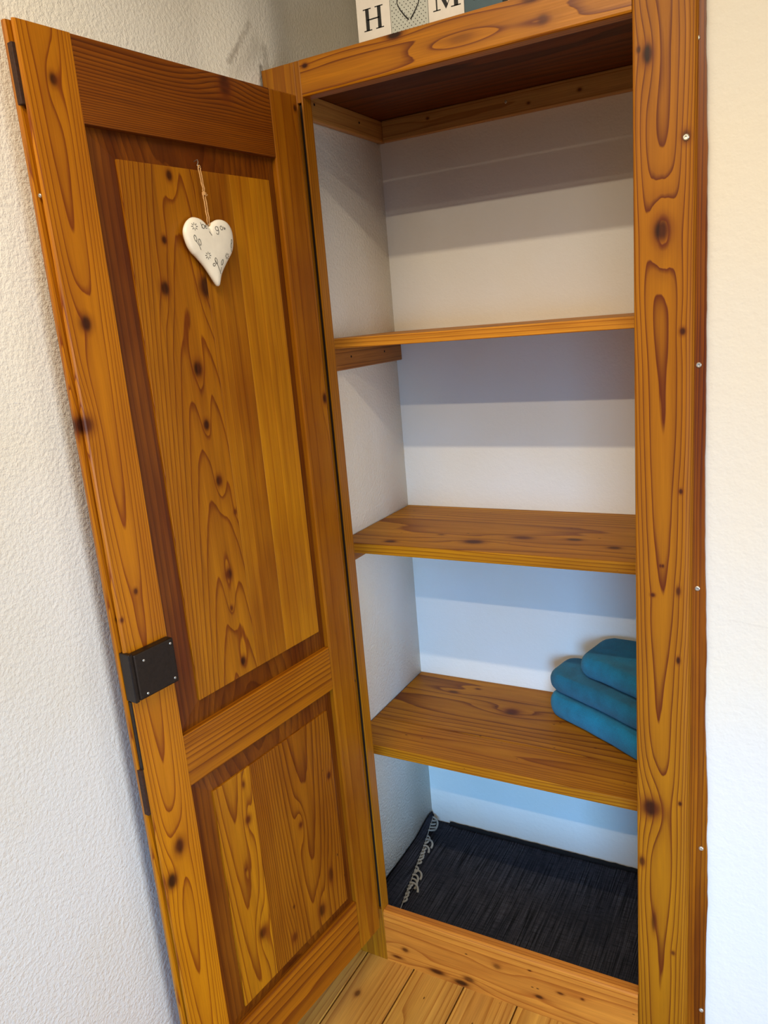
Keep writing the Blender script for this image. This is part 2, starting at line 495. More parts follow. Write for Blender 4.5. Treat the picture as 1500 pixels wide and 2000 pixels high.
m = wood('pine_kick_board', 'x', 'z', 0.07, 0.075, (210, 134, 48), (172, 96, 30), 3.0, 1.2, 10, 1.3, 12.4, specks=1.0, late=0.7,
         knots=((0.055, 0.050, 0.0055, 0.9, 0.75), (0.14, 0.018, 0.006, 0.6, 0.95, 3.0), (0.30, 0.095, 0.006, 0.8, 0.5), (0.205, 0.010, 0.007, 0.8, 0.9, 2.2), (0.03, 0.020, 0.004, 0.4, 0.95, 3.5),
                (0.225, 0.028, 0.006, 0.7, 0.7, 2.0), (0.40, 0.05, 0.004, 0.5, 0.8, 2.0), (0.50, 0.085, 0.003, 0.3, 0.8), (0.38, 0.115, 0.002, 0.1, 0.9, 2.0), (0.45, 0.08, 0.003, 0.3, 0.85, 2.4)),
         patch=0.2, rough=0.4)
poly = [(0.0, 0.0), (TK, 0.0), (TK, ZK - 0.003), (TK - 0.003, ZK), (0.007, ZK), (0.002, ZK - 0.002), (0.0, ZK - 0.007)]
obj('kick_board', prism_bm(poly, 'x', 0.0005, W - 0.0005), m, frame)

# ------------------------------------------------------------------ top board and its battens
PALE, PALED = (206, 160, 96), (170, 118, 62)
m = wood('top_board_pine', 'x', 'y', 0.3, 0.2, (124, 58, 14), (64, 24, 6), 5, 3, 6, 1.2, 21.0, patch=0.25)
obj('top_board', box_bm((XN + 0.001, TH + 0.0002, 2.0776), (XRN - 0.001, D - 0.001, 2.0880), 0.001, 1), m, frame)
mb = wood('batten_pine', 'x', 'z', 2.05, 0.03, PALE, PALED, 2, 1.4, 10, 1.2, 23.0, patch=0.1, late=0.75,
          knots=((0.28, 2.045, 0.003, 0.3, 0.8), (0.02, 2.06, 0.003, 0.3, 0.7), (0.40, 2.05, 0.0035, 0.3, 0.8)))
bat = obj('batten', box_bm((XN + 0.017, D - 0.0175, 2.0265), (XRN - 0.001, D - 0.0005, 2.0774), 0.003, 2), mb, frame)
obj('screw', disc_head((0.225, D - 0.0176, 2.058), (0, -1, 0), 0.0035, 0.0012), M_steel, bat)
mb2 = wood('side_batten_pine', 'y', 'z', 2.05, 0.03, (196, 146, 80), PALED, 2, 1.4, 10, 1.2, 26.0, patch=0.1, late=0.75)
bat = obj('batten', box_bm((XN + 0.0005, TH + 0.002, 2.0265), (XN + 0.0165, D - 0.0005, 2.0774), 0.003, 2), mb2, frame)
for y, z in ((0.22, 2.060), (0.42, 2.055)):
    obj('screw', disc_head((XN + 0.0166, y, z), (1, 0, 0), 0.003, 0.001), M_iron, bat)

# ------------------------------------------------------------------ shelves
def shelf(label, boards, z, t, y0, batten_h, seed, mats, batten_right=True, groove=0.004):
    s = thing('shelf', label, 'shelf', (0.3, y0, z), group='pine shelves in the cupboard')
    for (ya, yb), mt in zip(boards, mats):
        obj('board', box_bm((XN + 0.0015, ya, z - t), (XRN - 0.0015, yb, z), 0.0025, 2), mt, s)
    mb = wood('shelf_batten_%d' % int(seed), 'y', 'z', z - 0.05, 0.03, (178, 118, 48), (128, 76, 26), 3, 1.2, 12, 1.2, seed, late=0.7)
    for xa, xb, sx in ((XN + 0.0005, XN + 0.017, 1), (XRN - 0.017, XRN - 0.0005, -1)):
        b = obj('batten', box_bm((xa, y0 + 0.012, z - t - batten_h), (xb, D - 0.0005, z - t - 0.0002), 0.002, 1), mb, s)
        for y in (y0 + 0.11, D - 0.1):
            obj('screw', disc_head((xb if sx > 0 else xa, y, z - t - batten_h * 0.45), (sx, 0, 0), 0.003, 0.001), M_iron, b)
    return s

m1 = wood('shelf_pine_upper', 'x', 'y', 0.3, 0.2, (220, 150, 46), (160, 92, 26), 3, 2, 6, 1.2, 31.0, spec=0.18, rough=0.5, late=0.8, patch=0.12, bumpy=0.05)
shelf('upper pine shelf with pale edge, above the two lower shelves, empty', [(0.1696, D - 0.001)], 1.5492, 0.0230, 0.1696, 0.0545, 32, [m1])
m2 = wood('shelf_pine_middle', 'x', 'y', 0.33, 0.2, (200, 128, 30), (138, 74, 14), 5, 2.2, 7, 1.1, 35.0, spec=0.18, rough=0.5, late=0.7, patch=0.14, specks=0.5,
          knots=((0.2025, 0.2396, 0.014, 0.9, 0.95, 1.6), (0.3033, 0.2958, 0.010, 0.8, 0.8, 2.4), (0.4253, 0.3044, 0.008, 0.6, 0.7, 2.0), (0.0, 0.20, 0.009, 0.5, 0.9, 1.6), (0.5249, 0.2611, 0.008, 0.5, 0.8, 1.6), (0.10, 0.28, .004, .4, .7, 2.2)))
shelf('middle pine shelf with dark knots, empty, below the upper shelf', [(0.1667, D - 0.001)], 1.0563, 0.026, 0.1667, 0.034, 36, [m2])
m3 = wood('shelf_pine_lower', 'x', 'y', 0.42, 0.2, (192, 118, 28), (118, 56, 12), 5, 2.6, 8, 1.0, 41.0, spec=0.18, rough=0.5, late=0.7, patch=0.18, specks=0.5,
          knots=((0.2149, 0.407, 0.014, 1.4, 0.95, 1.4), (0.02, 0.46, 0.006, 0.5, 0.7, 2.4), (0.08, 0.50, 0.004, 0.3, 0.8, 2.0)))
m3b = wood('shelf_pine_lower_front', 'x', 'y', 0.20, 0.06, (198, 122, 28), (140, 72, 12), 4, 2.0, 8, 1.2, 44.0, spec=0.18, rough=0.5, late=0.7, patch=0.2, specks=0.6)
shelf('lower pine shelf of two boards carrying the teal towels', [(0.2575, D - 0.001), (0.1268, 0.2568)], 0.5287, 0.0262, 0.1268, 0.034, 46, [m3, m3b])

# ------------------------------------------------------------------ the door, swung open
ANG = math.radians(96.1566)
ZB, ZT = 0.1265, 2.0085
TD = 0.0225
U0, U1, U2, U3 = 0.0, 0.0765, 0.4875, 0.573
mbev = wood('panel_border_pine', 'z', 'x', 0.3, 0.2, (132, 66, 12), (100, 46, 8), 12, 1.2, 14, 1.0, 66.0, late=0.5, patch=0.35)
PANELS = ((0.9075, 1.8905, 0.1000, 0.4375, 0.9525, 1.8495), (0.2585, 0.8091, 0.1030, 0.4390, 0.2860, 0.7690))
PYB, PYF = -0.0125, -0.0035
def door_body():
    """the two sunk panels with their sloping borders"""
    bm = bmesh.new()
    for z0, z1, fu0, fu1, fz0, fz1 in PANELS:
        o = [(U1 - 0.002, z0 - 0.002), (U2 + 0.002, z0 - 0.002), (U2 + 0.002, z1 + 0.002), (U1 - 0.002, z1 + 0.002)]
        i = [(fu0, fz0), (fu1, fz0), (fu1, fz1), (fu0, fz1)]
        vo = [bm.verts.new((x, PYB, z)) for x, z in o]
        vi = [bm.verts.new((x, PYF - 0.0042, z)) for x, z in i]
        vb = [bm.verts.new((x, -TD + 0.003, z)) for x, z in o]
        for k in range(4):
            bm.faces.new((vo[k], vo[(k + 1) % 4], vi[(k + 1) % 4], vi[k]))
            bm.faces.new((vo[k], vb[k], vb[(k + 1) % 4], vo[(k + 1) % 4]))
        bm.faces.new(vi); bm.faces.new(vb[::-1])
    return bm
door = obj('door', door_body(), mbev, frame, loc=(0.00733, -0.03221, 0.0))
door.rotation_euler = (0, 0, -ANG)
door['label'] = 'open panelled pine door leaning towards the plaster wall'
def panel_boards(pn, joints, mats):
    fu0, fu1, fz0, fz1 = pn[2:]
    us = [fu0] + list(joints) + [fu1]
    for a, b, mt_ in zip(us, us[1:], mats):
        obj('panel_board', box_bm((a + 0.00015, -0.0155, fz0), (b - 0.00015, PYF, fz1), 0.0009, 2), mt_, door)
mfree = wood('door_stile_free', 'z', 'x', 0.535, 0.04, (205, 121, 17), (134, 60, 9), 4.2, 0.7, 9, 0.9, 52.0, late=0.75, tilt=-4.5, skew=0.0,
             knots=((1.9418, 0.5259, 0.0058, 1.3, 0.9, 1.3), (1.6123, 0.5405, 0.0085, 1.2, 0.95, 1.2), (1.4665, 0.570, 0.011, 1.6, 1.0, 1.1),
                    (1.1918, 0.533, 0.0035, 0.3, 0.85), (0.7174, 0.5307, 0.010, 1.6, 0.97, 1.4), (0.6643, 0.557, 0.009, 1.2, 0.95, 1.4), (1.155, 0.567, 0.003, 0.2, 0.9)),
             patch=0.15, fibre=0.14)
# free stile with a stepped (rebated) closing edge
poly = [(U2, 0.0), (U3 - 0.004, 0.0), (U3 - 0.0012, -0.0012), (U3, -0.004), (U3 - 0.0005, -0.0052), (U3 - 0.005, -0.0060), (U3 - 0.005, -0.0114), (U3 + 0.0035, -0.012), (U3 + 0.005, -0.0145), (U3 + 0.0045, -TD + 0.002), (U3 + 0.003, -TD), (U2, -TD)]
stile_f = obj('stile', prism_bm(poly, 'z', ZB, ZT), mfree, door)
mh = wood('door_stile_hinge', 'z', 'x', 0.03, 0.05, (172, 98, 16), (142, 74, 12), 2, 0.5, 9, 0.7, 55.0, late=0.8, patch=0.25, bumpy=0.06,
          knots=((1.435, 0.006, 0.006, 0.6, 0.95, 1.6), (1.985, 0.008, 0.004, 0.3, 0.8)))
obj('stile', box_bm((U0, -TD, ZB), (U1, 0.0, ZT), 0.0025, 2), mh, door)
mt = wood('door_top_rail', 'x', 'z', 2.06, 0.11, (152, 78, 14), (84, 32, 6), 12, 1.6, 7, 2.0, 58.0, late=0.5, patch=0.18,
          knots=((0.1893, 1.992, 0.0175, 2.6, 0.95, 0.72),))
obj('rail', box_bm((U1 + 0.0004, -TD, 1.8905), (U2 - 0.0004, -0.0006, ZT), 0.0018, 2), mt, door)
mm = wood('door_lock_rail', 'x', 'z', 0.80, 0.09, (176, 98, 16), (116, 52, 8), 6, 0.8, 8, 1.2, 61.0, late=0.6, patch=0.15)
obj('rail', box_bm((U1 + 0.0004, -TD, 0.8091), (U2 - 0.0004, -0.0006, 0.9075), 0.0022, 2), mm, door)
mbm = wood('door_bottom_rail', 'x', 'z', 0.13, 0.12, (172, 92, 16), (110, 46, 8), 4, 1.0, 8, 1.0, 63.0, late=0.6, patch=0.15)
obj('rail', box_bm((U1 + 0.0004, -TD, ZB), (U2 - 0.0004, -0.0006, 0.2585), 0.0022, 2), mbm, door)

PL, PD = (178, 104, 16), (122, 56, 8)
pa = wood('panel_board_left', 'z', 'x', 0.332, 0.10, PL, PD, 7.0, 0.4, 9, 0.9, 71.0, late=0.76, tilt=9.0, patch=0.14,
          knots=((1.8353, 0.3389, 0.0055, 1.0, 0.9), (1.7356, 0.3674, 0.0045, 0.5, 0.95), (1.6602, 0.3807, 0.0075, 0.8, 0.9), (1.6614, 0.2920, 0.013, 1.0, 0.85, 1.2),
                 (1.527, 0.3337, 0.0085, 1.5, 0.97, 1.4), (1.4301, 0.3328, 0.006, 1.2, 0.95, 1.4), (1.3282, 0.3208, 0.0065, 1.4, 0.95, 1.4),
                 (1.1548, 0.3294, 0.0075, 1.5, 0.97, 1.4), (1.0904, 0.3332, 0.0035, 0.8, 0.9, 1.5), (0.9803, 0.3221, 0.006, 1.1, 0.95), (1.2636, 0.2928, 0.004, 0.4, 0.8)))
pb = wood('panel_board_middle', 'z', 'x', 0.19, 0.12, (178, 105, 19), (150, 82, 14), 7, 0.4, 7, 0.6, 74.0, late=0.85, patch=0.3, bumpy=0.06)
pc = wood('panel_board_right', 'z', 'x', 0.22, 0.12, (196, 120, 20), (166, 94, 14), 6, 0.5, 7, 0.6, 77.0, late=0.85, patch=0.2, bumpy=0.06)
panel_boards(PANELS[0], (0.2035, 0.287), (pc, pb, pa))
qa = wood('lower_panel_board_wide', 'z', 'x', 0.20, 0.11, (162, 90, 15), (104, 44, 7), 9.0, 1.1, 9, 1.5, 81.0, late=0.6, tilt=-6.0, patch=0.2, specks=0.4,
          knots=((0.5618, 0.2248, 0.0055, 1.6, 0.95, 1.3), (0.6195, 0.1193, 0.006, 0.8, 0.85), (0.3232, 0.1908, 0.010, 1.4, 0.85, 1.4), (0.3254, 0.2845, 0.008, 1.0, 0.85), (0.3854, 0.1514, 0.008, 0.9, 0.7, 2.2), (0.395, 0.2745, .003, .3, .8)))
qb = wood('lower_panel_board_narrow', 'z', 'x', 0.39, 0.06, (186, 110, 18), (122, 56, 9), 3.6, 0.7, 9, 1.0, 84.0, late=0.7, tilt=-5.0, patch=0.12, specks=0.8,
          knots=((0.6639, 0.3658, 0.0065, 1.2, 0.95), (0.4047, 0.3675, 0.0095, 1.6, 0.97, 1.3), (0.7408, 0.3650, 0.004, 0.6, 0.8, 2.0), (0.5666, 0.3887, 0.003, 0.4, 0.7)))
panel_boards(PANELS[1], (0.3440,), (qa, qb))

# lock case, catches on the closing edge, nail, hinges
lock = obj('lock_case', box_bm((0.4885, -0.0005, 1.0185), (0.5690, 0.0165, 1.0975), 0.0028, 2), M_iron, door)
obj('lock_flange', box_bm((0.5680, -0.011, 1.016), (U3 + 0.0030, 0.0135, 1.100), 0.0012, 1), M_iron, door)
for u, z in ((0.4955, 1.0895), (0.5515, 1.0825), (0.4965, 1.0275), (0.5535, 1.0255)):
    obj('screw', disc_head((u, 0.0163, z), (0, 1, 0), 0.0022, 0.0012, 10), M_steel, door)
for z0_, z1_ in ((1.9035, 1.9800), (0.8050, 0.8900)):
    obj('catch_plate', box_bm((U3 - 0.0056, -0.0150, z0_), (U3 + 0.0052, -0.0046, z1_), 0.0008, 1), M_rust, door)
obj('edge_shadow_wear', box_bm((U3 - 0.002, -0.0112, 0.8900), (U3 + 0.0015, -0.0030, 1.0140), 0.0008, 1), M_iron, door)  # dark strip standing for shadow and wear on the edge below the lock
obj('screw', disc_head((U3 + 0.0002, -0.0075, 1.788), (1, 0, 0.0), 0.003, 0.002, 10), M_steel, door)
obj('nail', tube([(0.2790, -0.006, 1.8625), (0.2800, 0.004, 1.8640), (0.2835, 0.0085, 1.8590), (0.2868, 0.0095, 1.8535), (0.2850, 0.0105, 1.8500), (0.2815, 0.0105, 1.8510)], 0.00075, 6), M_steel, door, smooth=True)
for zc in (0.42, 1.70):
    hb = tube([(-0.004, -0.017, zc - 0.04), (-0.004, -0.017, zc + 0.04)], 0.0045, 10)
    box_bm((-0.002, -0.0215, zc - 0.04), (0.014, -0.0195 + 0.001, zc + 0.04), 0.0, 1, hb)
    obj('hinge', hb, M_rust, door)

# ------------------------------------------------------------------ heart ornament hanging on the door
def door_pt(u, off, z):
    c, s = math.cos(-ANG), math.sin(-ANG)
    return Vector((0.00733 + u * c - off * s, -0.03221 + u * s + off * c, z))

HC = (0.281, 1.722)
heart = thing('heart_ornament', 'white metal heart with grey painted flowers hanging by twine on the door', 'ornament',
              tuple(door_pt(HC[0], 0.0, 1.6613)), -ANG, world_parts=False)
heart['_base'] = (HC[0], 0.0, 1.6613)
HO = [(0.2824, 1.7573), (0.2882, 1.7624), (0.2969, 1.769), (0.3127, 1.7716), (0.3259, 1.7652), (0.3343, 1.7544), (0.3364, 1.7429), (0.3323, 1.7268), (0.3248, 1.7153), (0.3163, 1.7084), (0.3009, 1.6932), (0.2873, 1.6751), (0.2784, 1.6628), (0.2752, 1.6613), (0.2718, 1.6633), (0.2637, 1.6811), (0.2477, 1.7009), (0.2331, 1.7172), (0.2272, 1.7322), (0.2262, 1.7507), (0.2327, 1.7638), (0.244, 1.7699), (0.2578, 1.7704), (0.2707, 1.7656), (0.2776, 1.7605)]
def catmull(pts, n=4):
    out = []
    N = len(pts)
    for i in range(N):
        p0, p1, p2, p3 = (Vector(pts[(i + k) % N]) for k in (-1, 0, 1, 2))
        for j in range(n):
            t = j / n
            out.append(tuple(0.5 * ((2 * p1) + (p2 - p0) * t + (2 * p0 - 5 * p1 + 4 * p2 - p3) * t * t + (3 * p1 - p0 - 3 * p2 + p3) * t ** 3)))
    return out
HOS = catmull(HO, 4)
HMID, HTK = 0.0085, 0.0095
LV = [(1.0, 0.0), (0.985, 0.30), (0.93, 0.52), (0.83, 0.70), (0.68, 0.84), (0.48, 0.94), (0.25, 0.99)]
cx, cz = 0.2805, 1.7300
def heart_bm():
    bm = bmesh.new()
    def ring(f, h):
        return [bm.verts.new((cx + (x - cx) * f, HMID + h * HTK, cz + (z - cz) * f)) for x, z in HOS]
    n = len(HOS)
    rim = ring(1, 0)
    for sgn in (1, -0.9):
        prev = rim
        for f, h in LV[1:]:
            cur = ring(f, h * sgn)
            for k in range(n): bm.faces.new((prev[k], prev[(k + 1) % n], cur[(k + 1) % n], cur[k]))
            prev = cur
        c = bm.verts.new((cx, HMID + sgn * HTK, cz))
        for k in range(n): bm.faces.new((prev[k], prev[(k + 1) % n], c))
    return bm
def heart_h(u, z):
    """front surface height of the heart at (u, z): radial factor along the ray from its centre"""
    a = math.atan2(z - cz, u - cx); r = math.hypot(z - cz, u - cx)
    best = None
    for (x0, z0), (x1, z1) in zip(HOS, HOS[1:] + HOS[:1]):
        dx, dz = math.cos(a), math.sin(a)
        ex, ez = x1 - x0, z1 - z0
        det = dx * -ez + ex * dz
        if abs(det) < 1e-12: continue
        t = ((x0 - cx) * -ez + ex * (z0 - cz)) / det
        s_ = (dx * (z0 - cz) - dz * (x0 - cx)) / det
        if t > 0 and -1e-6 <= s_ <= 1 + 1e-6: best = t if best is None else min(best, t)
    f = min(1.0, r / best) if best else 0
    for (fa_, ha), (fb_, hb_) in zip([(1.0, 0.0)] + LV[1:], LV[1:] + [(0.0, 1.0)]):
        if fb_ <= f <= fa_:
            t = (f - fb_) / (fa_ - fb_) if fa_ > fb_ else 0
            return HMID + HTK * (hb_ + (ha - hb_) * t)
    return HMID + HTK
M_heart = plain('white_enamel', (236, 230, 214), 0.38, 0.0, 0.05, 40)
M_ink = plain('grey_paint', (96, 92, 82), 0.6, 0.0, 0.1)
obj('heart', heart_bm(), M_heart, heart, smooth=True)
ink = bmesh.new()
def stroke(pts, r=0.00062):
    dense = []
    for (u0, z0), (u1, z1) in zip(pts, pts[1:]):
        n = max(1, int(math.hypot(u1 - u0, z1 - z0) / 0.0015))
        for k in range(n): dense.append((u0 + (u1 - u0) * k / n, z0 + (z1 - z0) * k / n))
    dense.append(pts[-1])
    tube([(u, heart_h(u, z) + 0.0001, z) for u, z in dense], r, 4, ink)
# u grows to the left in the picture, so marks are drawn with (-right, up) offsets in millimetres
def marks(c, polys, s=1.0):
    for pl in polys:
        stroke([(c[0] - x * 0.001 * s, c[1] + y * 0.001 * s) for x, y in pl])
def flower(c, r=6.0, n=8):
    marks(c, [[(math.cos(i * 2 * math.pi / n) * r * 0.45, math.sin(i * 2 * math.pi / n) * r * 0.45), (math.cos(i * 2 * math.pi / n) * r, math.sin(i * 2 * math.pi / n) * r)] for i in range(n)])
def loop(cx_, cy_, rx, ry, rot=0, a0=0, a1=360, n=14):
    out = []
    for i in range(n + 1):
        a = math.radians(a0 + (a1 - a0) * i / n)
        x, y = rx * math.cos(a), ry * math.sin(a)
        rr = math.radians(rot)
        out.append((cx_ + x * math.cos(rr) - y * math.sin(rr), cy_ + x * math.sin(rr) + y * math.cos(rr)))
    return out
flower((0.3170, 1.7560), 6.2)
flower((0.2960, 1.7105), 6.0)
flower((0.2510, 1.7105), 5.2)
marks((0.3150, 1.7325), [loop(-4, 5, 2.2, 5.0, 15), loop(4, -1, 2.2, 5.0, 10), [(-3, 0), (2, -6), (5, -13)]])
marks((0.2995, 1.7580), [[(-3, 5), (-2, -4)], loop(1, -1.2, 3.0, 3.4, 0), [(5, -2), (8, -1), (7, 1.5), (5, 0), (6, -4), (9, -4)]])
marks((0.2684, 1.7525), [loop(0, 2, 3.2, 3.4, 0), [(3.2, 5), (3.0, -3), (1.5, -7), (-1.5, -7), (-3, -5)], loop(11, 3.5, 2.8, 3.2, 0), [(16, 6), (17, 2), (19, 5)], [(18, 1), (21, 4)]])
marks((0.2788, 1.6960), [[(-4, 9), (2, -2), (7, -13), (8, -15)], loop(-1, 6, 2.4, 5.0, 12), loop(-6, 0, 2.6, 2.2, 30), loop(14, 4, 2.2, 5.0, -28), [(11, -4), (8, -11)]])
marks((0.2375, 1.7280), [loop(0, 0, 1.6, 4.2, -12), loop(2.2, 7, 1.4, 3.6, -14), [(-1.5, -5), (0.5, -10)]])
marks((0.2890, 1.7480), [[(2, 1), (7, -5)]])
obj('painted_motif', ink, M_ink, heart, smooth=True)
M_twine = plain('jute_twine', (206, 160, 104), 0.9, 0.0, 0.25, 600, 0.5)
tw = bmesh.new()
def wav(p, q, n=10, amp=0.0006):
    out = []
    for i in range(n + 1):
        t = i / n
        out.append((p[0] + (q[0] - p[0]) * t + amp * math.sin(i * 2.1), p[1] + (q[1] - p[1]) * t + amp * math.cos(i * 1.7), p[2] + (q[2] - p[2]) * t))
    return out
zt_ = 0.0085
tube(wav((0.2862, 0.0098, 1.8520), (0.2800, zt_, 1.8110)), 0.0010, 6, tw)
tube(wav((0.2815, 0.0098, 1.8500), (0.2770, zt_, 1.8110)), 0.0010, 6, tw)
tube([(0.2862, 0.0098, 1.8518), (0.2850, 0.0112, 1.8535), (0.2830, 0.0112, 1.8525), (0.2815, 0.0100, 1.8500)], 0.0010, 6, tw)
tube(wav((0.2815, zt_, 1.8090), (0.2808, 0.0100, 1.7640)), 0.0010, 6, tw)
tube(wav((0.2770, zt_, 1.8090), (0.2765, 0.0100, 1.7640)), 0.0010, 6, tw)
tube([(0.2808, 0.0100, 1.7645), (0.2800, 0.0110, 1.7590), (0.2775, 0.0110, 1.7590), (0.2765, 0.0100, 1.7645)], 0.0010, 6, tw)
string = obj('twine', tw, M_twine, heart, smooth=True)
kb = bmesh.new()
for i in range(3):
    tube([(0.2788 + 0.0036 * math.cos(a_), zt_ + 0.0022 * math.sin(a_), 1.8082 + i * 0.0018 + 0.0008 * math.sin(a_ * 2)) for a_ in [j * math.pi / 5 for j in range(11)]], 0.0010, 6, kb)
tube([(0.2765, zt_, 1.8090), (0.2742, zt_ + 0.001, 1.8075), (0.2728, zt_ + 0.001, 1.8095)], 0.0007, 5, kb)
obj('knot', kb, M_twine, string, loc=(0, 0, 0))
ring_b = tube([(0.2788 + 0.0034 * math.cos(a_), 0.0105, 1.7580 + 0.0042 * math.sin(a_)) for a_ in [j * math.pi / 7 for j in range(15)]], 0.0006, 6)
obj('wire_loop', ring_b, M_steel, heart, smooth=True)

# ------------------------------------------------------------------ letter blocks on top of the cupboard
BZ = 2.0882
BY = 0.0480
M_bwhite = plain('white_block_paint', (236, 230, 222), 0.55, 0, 0.05, 30)
M_bdots = plain('pale_grey_block_paint', (196, 200, 192), 0.55, 0, 0.05, 30)
M_bteal = plain('slate_block_paint', (66, 92, 104), 0.55, 0, 0.08, 30)
M_black = plain('black_print', (18, 17, 18), 0.6, 0, 0.1)
def block(x0, x1, mat, label, h=0.0810):
    t = thing('letter_block', label, 'block', ((x0 + x1) / 2, BY + 0.015, BZ), group='wooden letter blocks on the cupboard top')
    obj('body', box_bm((x0, BY, BZ), (x1, BY + 0.03, BZ + h), 0.0010, 2), mat, t)
    return t
def flat(rects, y=None):
    bm = bmesh.new()
    y = BY if y is None else y
    for r in rects:
        if len(r) == 4 and not isinstance(r[0], tuple):
            box_bm((r[0], y - 0.0004, r[1]), (r[2], y + 0.0004, r[3]), 0, 1, bm)
        else:
            b = prism_bm(r, 'y', y - 0.0004, y + 0.0004)
            me = bpy.data.meshes.new('t'); b.to_mesh(me); b.free(); bm.from_mesh(me); bpy.data.meshes.remove(me)
    return bm
def letter_H(x, z, w, h):
    s, sw, st = w * 0.17, w * 0.40, h * 0.045
    R_ = []
    for xc in (x + sw / 2, x + w - sw / 2):
        R_ += [(xc - s / 2, z, xc + s / 2, z + h), (xc - sw / 2, z, xc + sw / 2, z + st), (xc - sw / 2, z + h - st, xc + sw / 2, z + h)]
    R_.append((x + sw / 2, z + h * 0.46, x + w - sw / 2, z + h * 0.52))
    return R_
def letter_M(x, z, w, h):
    s, th, st = w * 0.15, w * 0.05, h * 0.045
    xl, xr = x + w * 0.14, x + w * 0.86
    xm = x + w * 0.48
    return [(xl - th / 2, z, xl + th / 2, z + h), (x, z, x + w * 0.28, z + st), (x, z + h - st, x + w * 0.22, z + h),
            (xr - s / 2, z, xr + s / 2, z + h), (xr - w * 0.19, z, xr + w * 0.17, z + st), (xr - s / 2, z + h - st, xr + w * 0.14, z + h),
            [(xl - th / 2, z + h), (xl + s, z + h), (xm + s * 0.55, z + h * 0.16), (xm, z)],
            [(xm, z), (xm + s * 0.4, z + h * 0.12), (xr, z + h), (xr - th, z + h)]]
def letter_E(x, z, w, h):
    s, st = w * 0.2, h * 0.05
    xl = x + w * 0.2
    return [(xl - s / 2, z, xl + s / 2, z + h), (x, z, x + w, z + st), (x, z + h - st, x + w * 0.95, z + h), (xl, z + h * 0.48, x + w * 0.75, z + h * 0.53),
            [(x + w, z), (x + w * 1.02, z + h * 0.2), (x + w * 0.96, z + h * 0.2), (x + w * 0.86, z)], (x + w * 0.91, z + h * 0.82, x + w * 0.95, z + h), (x + w * 0.71, z + h * 0.4, x + w * 0.75, z + h * 0.61)]
bx = [0.1085, 0.1785, 0.2548, 0.3245, 0.395]
LH = 0.0375
t = block(bx[0] - 0.0005, bx[1] - 0.0004, M_bwhite, 'white letter block printed with a black H, first in the row')
obj('letter', flat(letter_H(bx[0] + 0.0135, BZ + 0.0212, 0.042, LH)), M_black, t)
t = block(bx[1] + 0.0004, bx[2] - 0.0004, M_bdots, 'pale grey dotted letter block with a black heart outline')
hb = bmesh.new()
xm = (bx[1] + bx[2]) / 2 + 0.0005
for sgn in (-1, 1):
    pts = [(sgn * 0.0020, 0.0125), (sgn * 0.010, 0.0215), (sgn * 0.0185, 0.033), (sgn * 0.0235, 0.044), (sgn * 0.022, 0.054), (sgn * 0.015, 0.059), (sgn * 0.007, 0.057), (sgn * 0.001, 0.050)]
    wd_ = [0.0014, 0.0012, 0.0010, 0.0008, 0.0009, 0.0010, 0.0008, 0.0005]
    for i in range(len(pts) - 1):
        (xa, za), (xb, zb) = pts[i], pts[i + 1]
        d = Vector((xb - xa, zb - za)).normalized(); nn = Vector((-d.y, d.x))
        qd = [(xm + xa + nn.x * wd_[i], BZ + 0.0085 + za + nn.y * wd_[i]), (xm + xb + nn.x * wd_[i + 1], BZ + 0.0085 + zb + nn.y * wd_[i + 1]), (xm + xb - nn.x * wd_[i + 1], BZ + 0.0085 + zb - nn.y * wd_[i + 1]), (xm + xa - nn.x * wd_[i], BZ + 0.0085 + za - nn.y * wd_[i])]
        b = prism_bm(qd, 'y', BY - 0.0005, BY + 0.0004)
        me = bpy.data.meshes.new('t'); b.to_mesh(me); b.free(); hb.from_mesh(me); bpy.data.meshes.remove(me)
obj('heart_outline', hb, M_black, t)
db = bmesh.new()
row = 0
z = BZ + 0.006
while z < BZ + 0.078:
    x = bx[1] + 0.004 + (0.0042 if row % 2 else 0)
    while x < bx[2] - 0.003:
        b = prism_bm([(x + 0.00095 * math.cos(k * math.pi / 3), z + 0.00095 * math.sin(k * math.pi / 3)) for k in range(6)], 'y', BY - 0.0003, BY + 0.0004)
        me = bpy.data.meshes.new('t'); b.to_mesh(me); b.free(); db.from_mesh(me); bpy.data.meshes.remove(me)
        x += 0.0084
    z += 0.0046; row += 1
tag(obj('dot_print', db, M_black, t), kind='stuff')
t = block(bx[2] + 0.0004, bx[3] - 0.0004, M_bwhite, 'white letter block printed with a black M beside the dotted one')
obj('letter', flat(letter_M(bx[2] + 0.0100, BZ + 0.0212, 0.0520, LH)), M_black, t)
t = block(bx[3] + 0.0004, bx[4], M_bteal, 'slate blue letter block printed with a black E, last in the row')
obj('letter', flat(letter_E(bx[3] + 0.0180, BZ + 0.0212, 0.034, LH)), M_black, t)

# ------------------------------------------------------------------ towels on the lower shelf
def towel_mat(name, c):
    k = NT(name)
    vec, ax = k.objxyz()
    n1 = k.noise(vec, 650, 2, 0.6)
    n2 = k.noise(vec, 30, 3, 0.55)
    cc = lin(c)
    base = k.mix(k.maprange(n2, 0.3, 0.7), tuple(v * 0.8 for v in cc[:3]) + (1,), tuple(min(1, v * 1.15) for v in cc[:3]) + (1,))
    base = k.mix(1.0, base, k.ramp(n1, [(0.3, (0.7,) * 3), (0.7, (1.1,) * 3)]), 'MULTIPLY')
    k.link(base, k.b.inputs['Base Color'])
    k.b.inputs['Roughness'].default_value = 0.95
    k.b.inputs['Sheen Weight'].default_value = 0.08
    k.b.inputs['Sheen Roughness'].default_value = 0.6
    k.bump(k.math('MULTIPLY_ADD', n2, 0.6, n1), 0.7, 0.002)
    return k.m

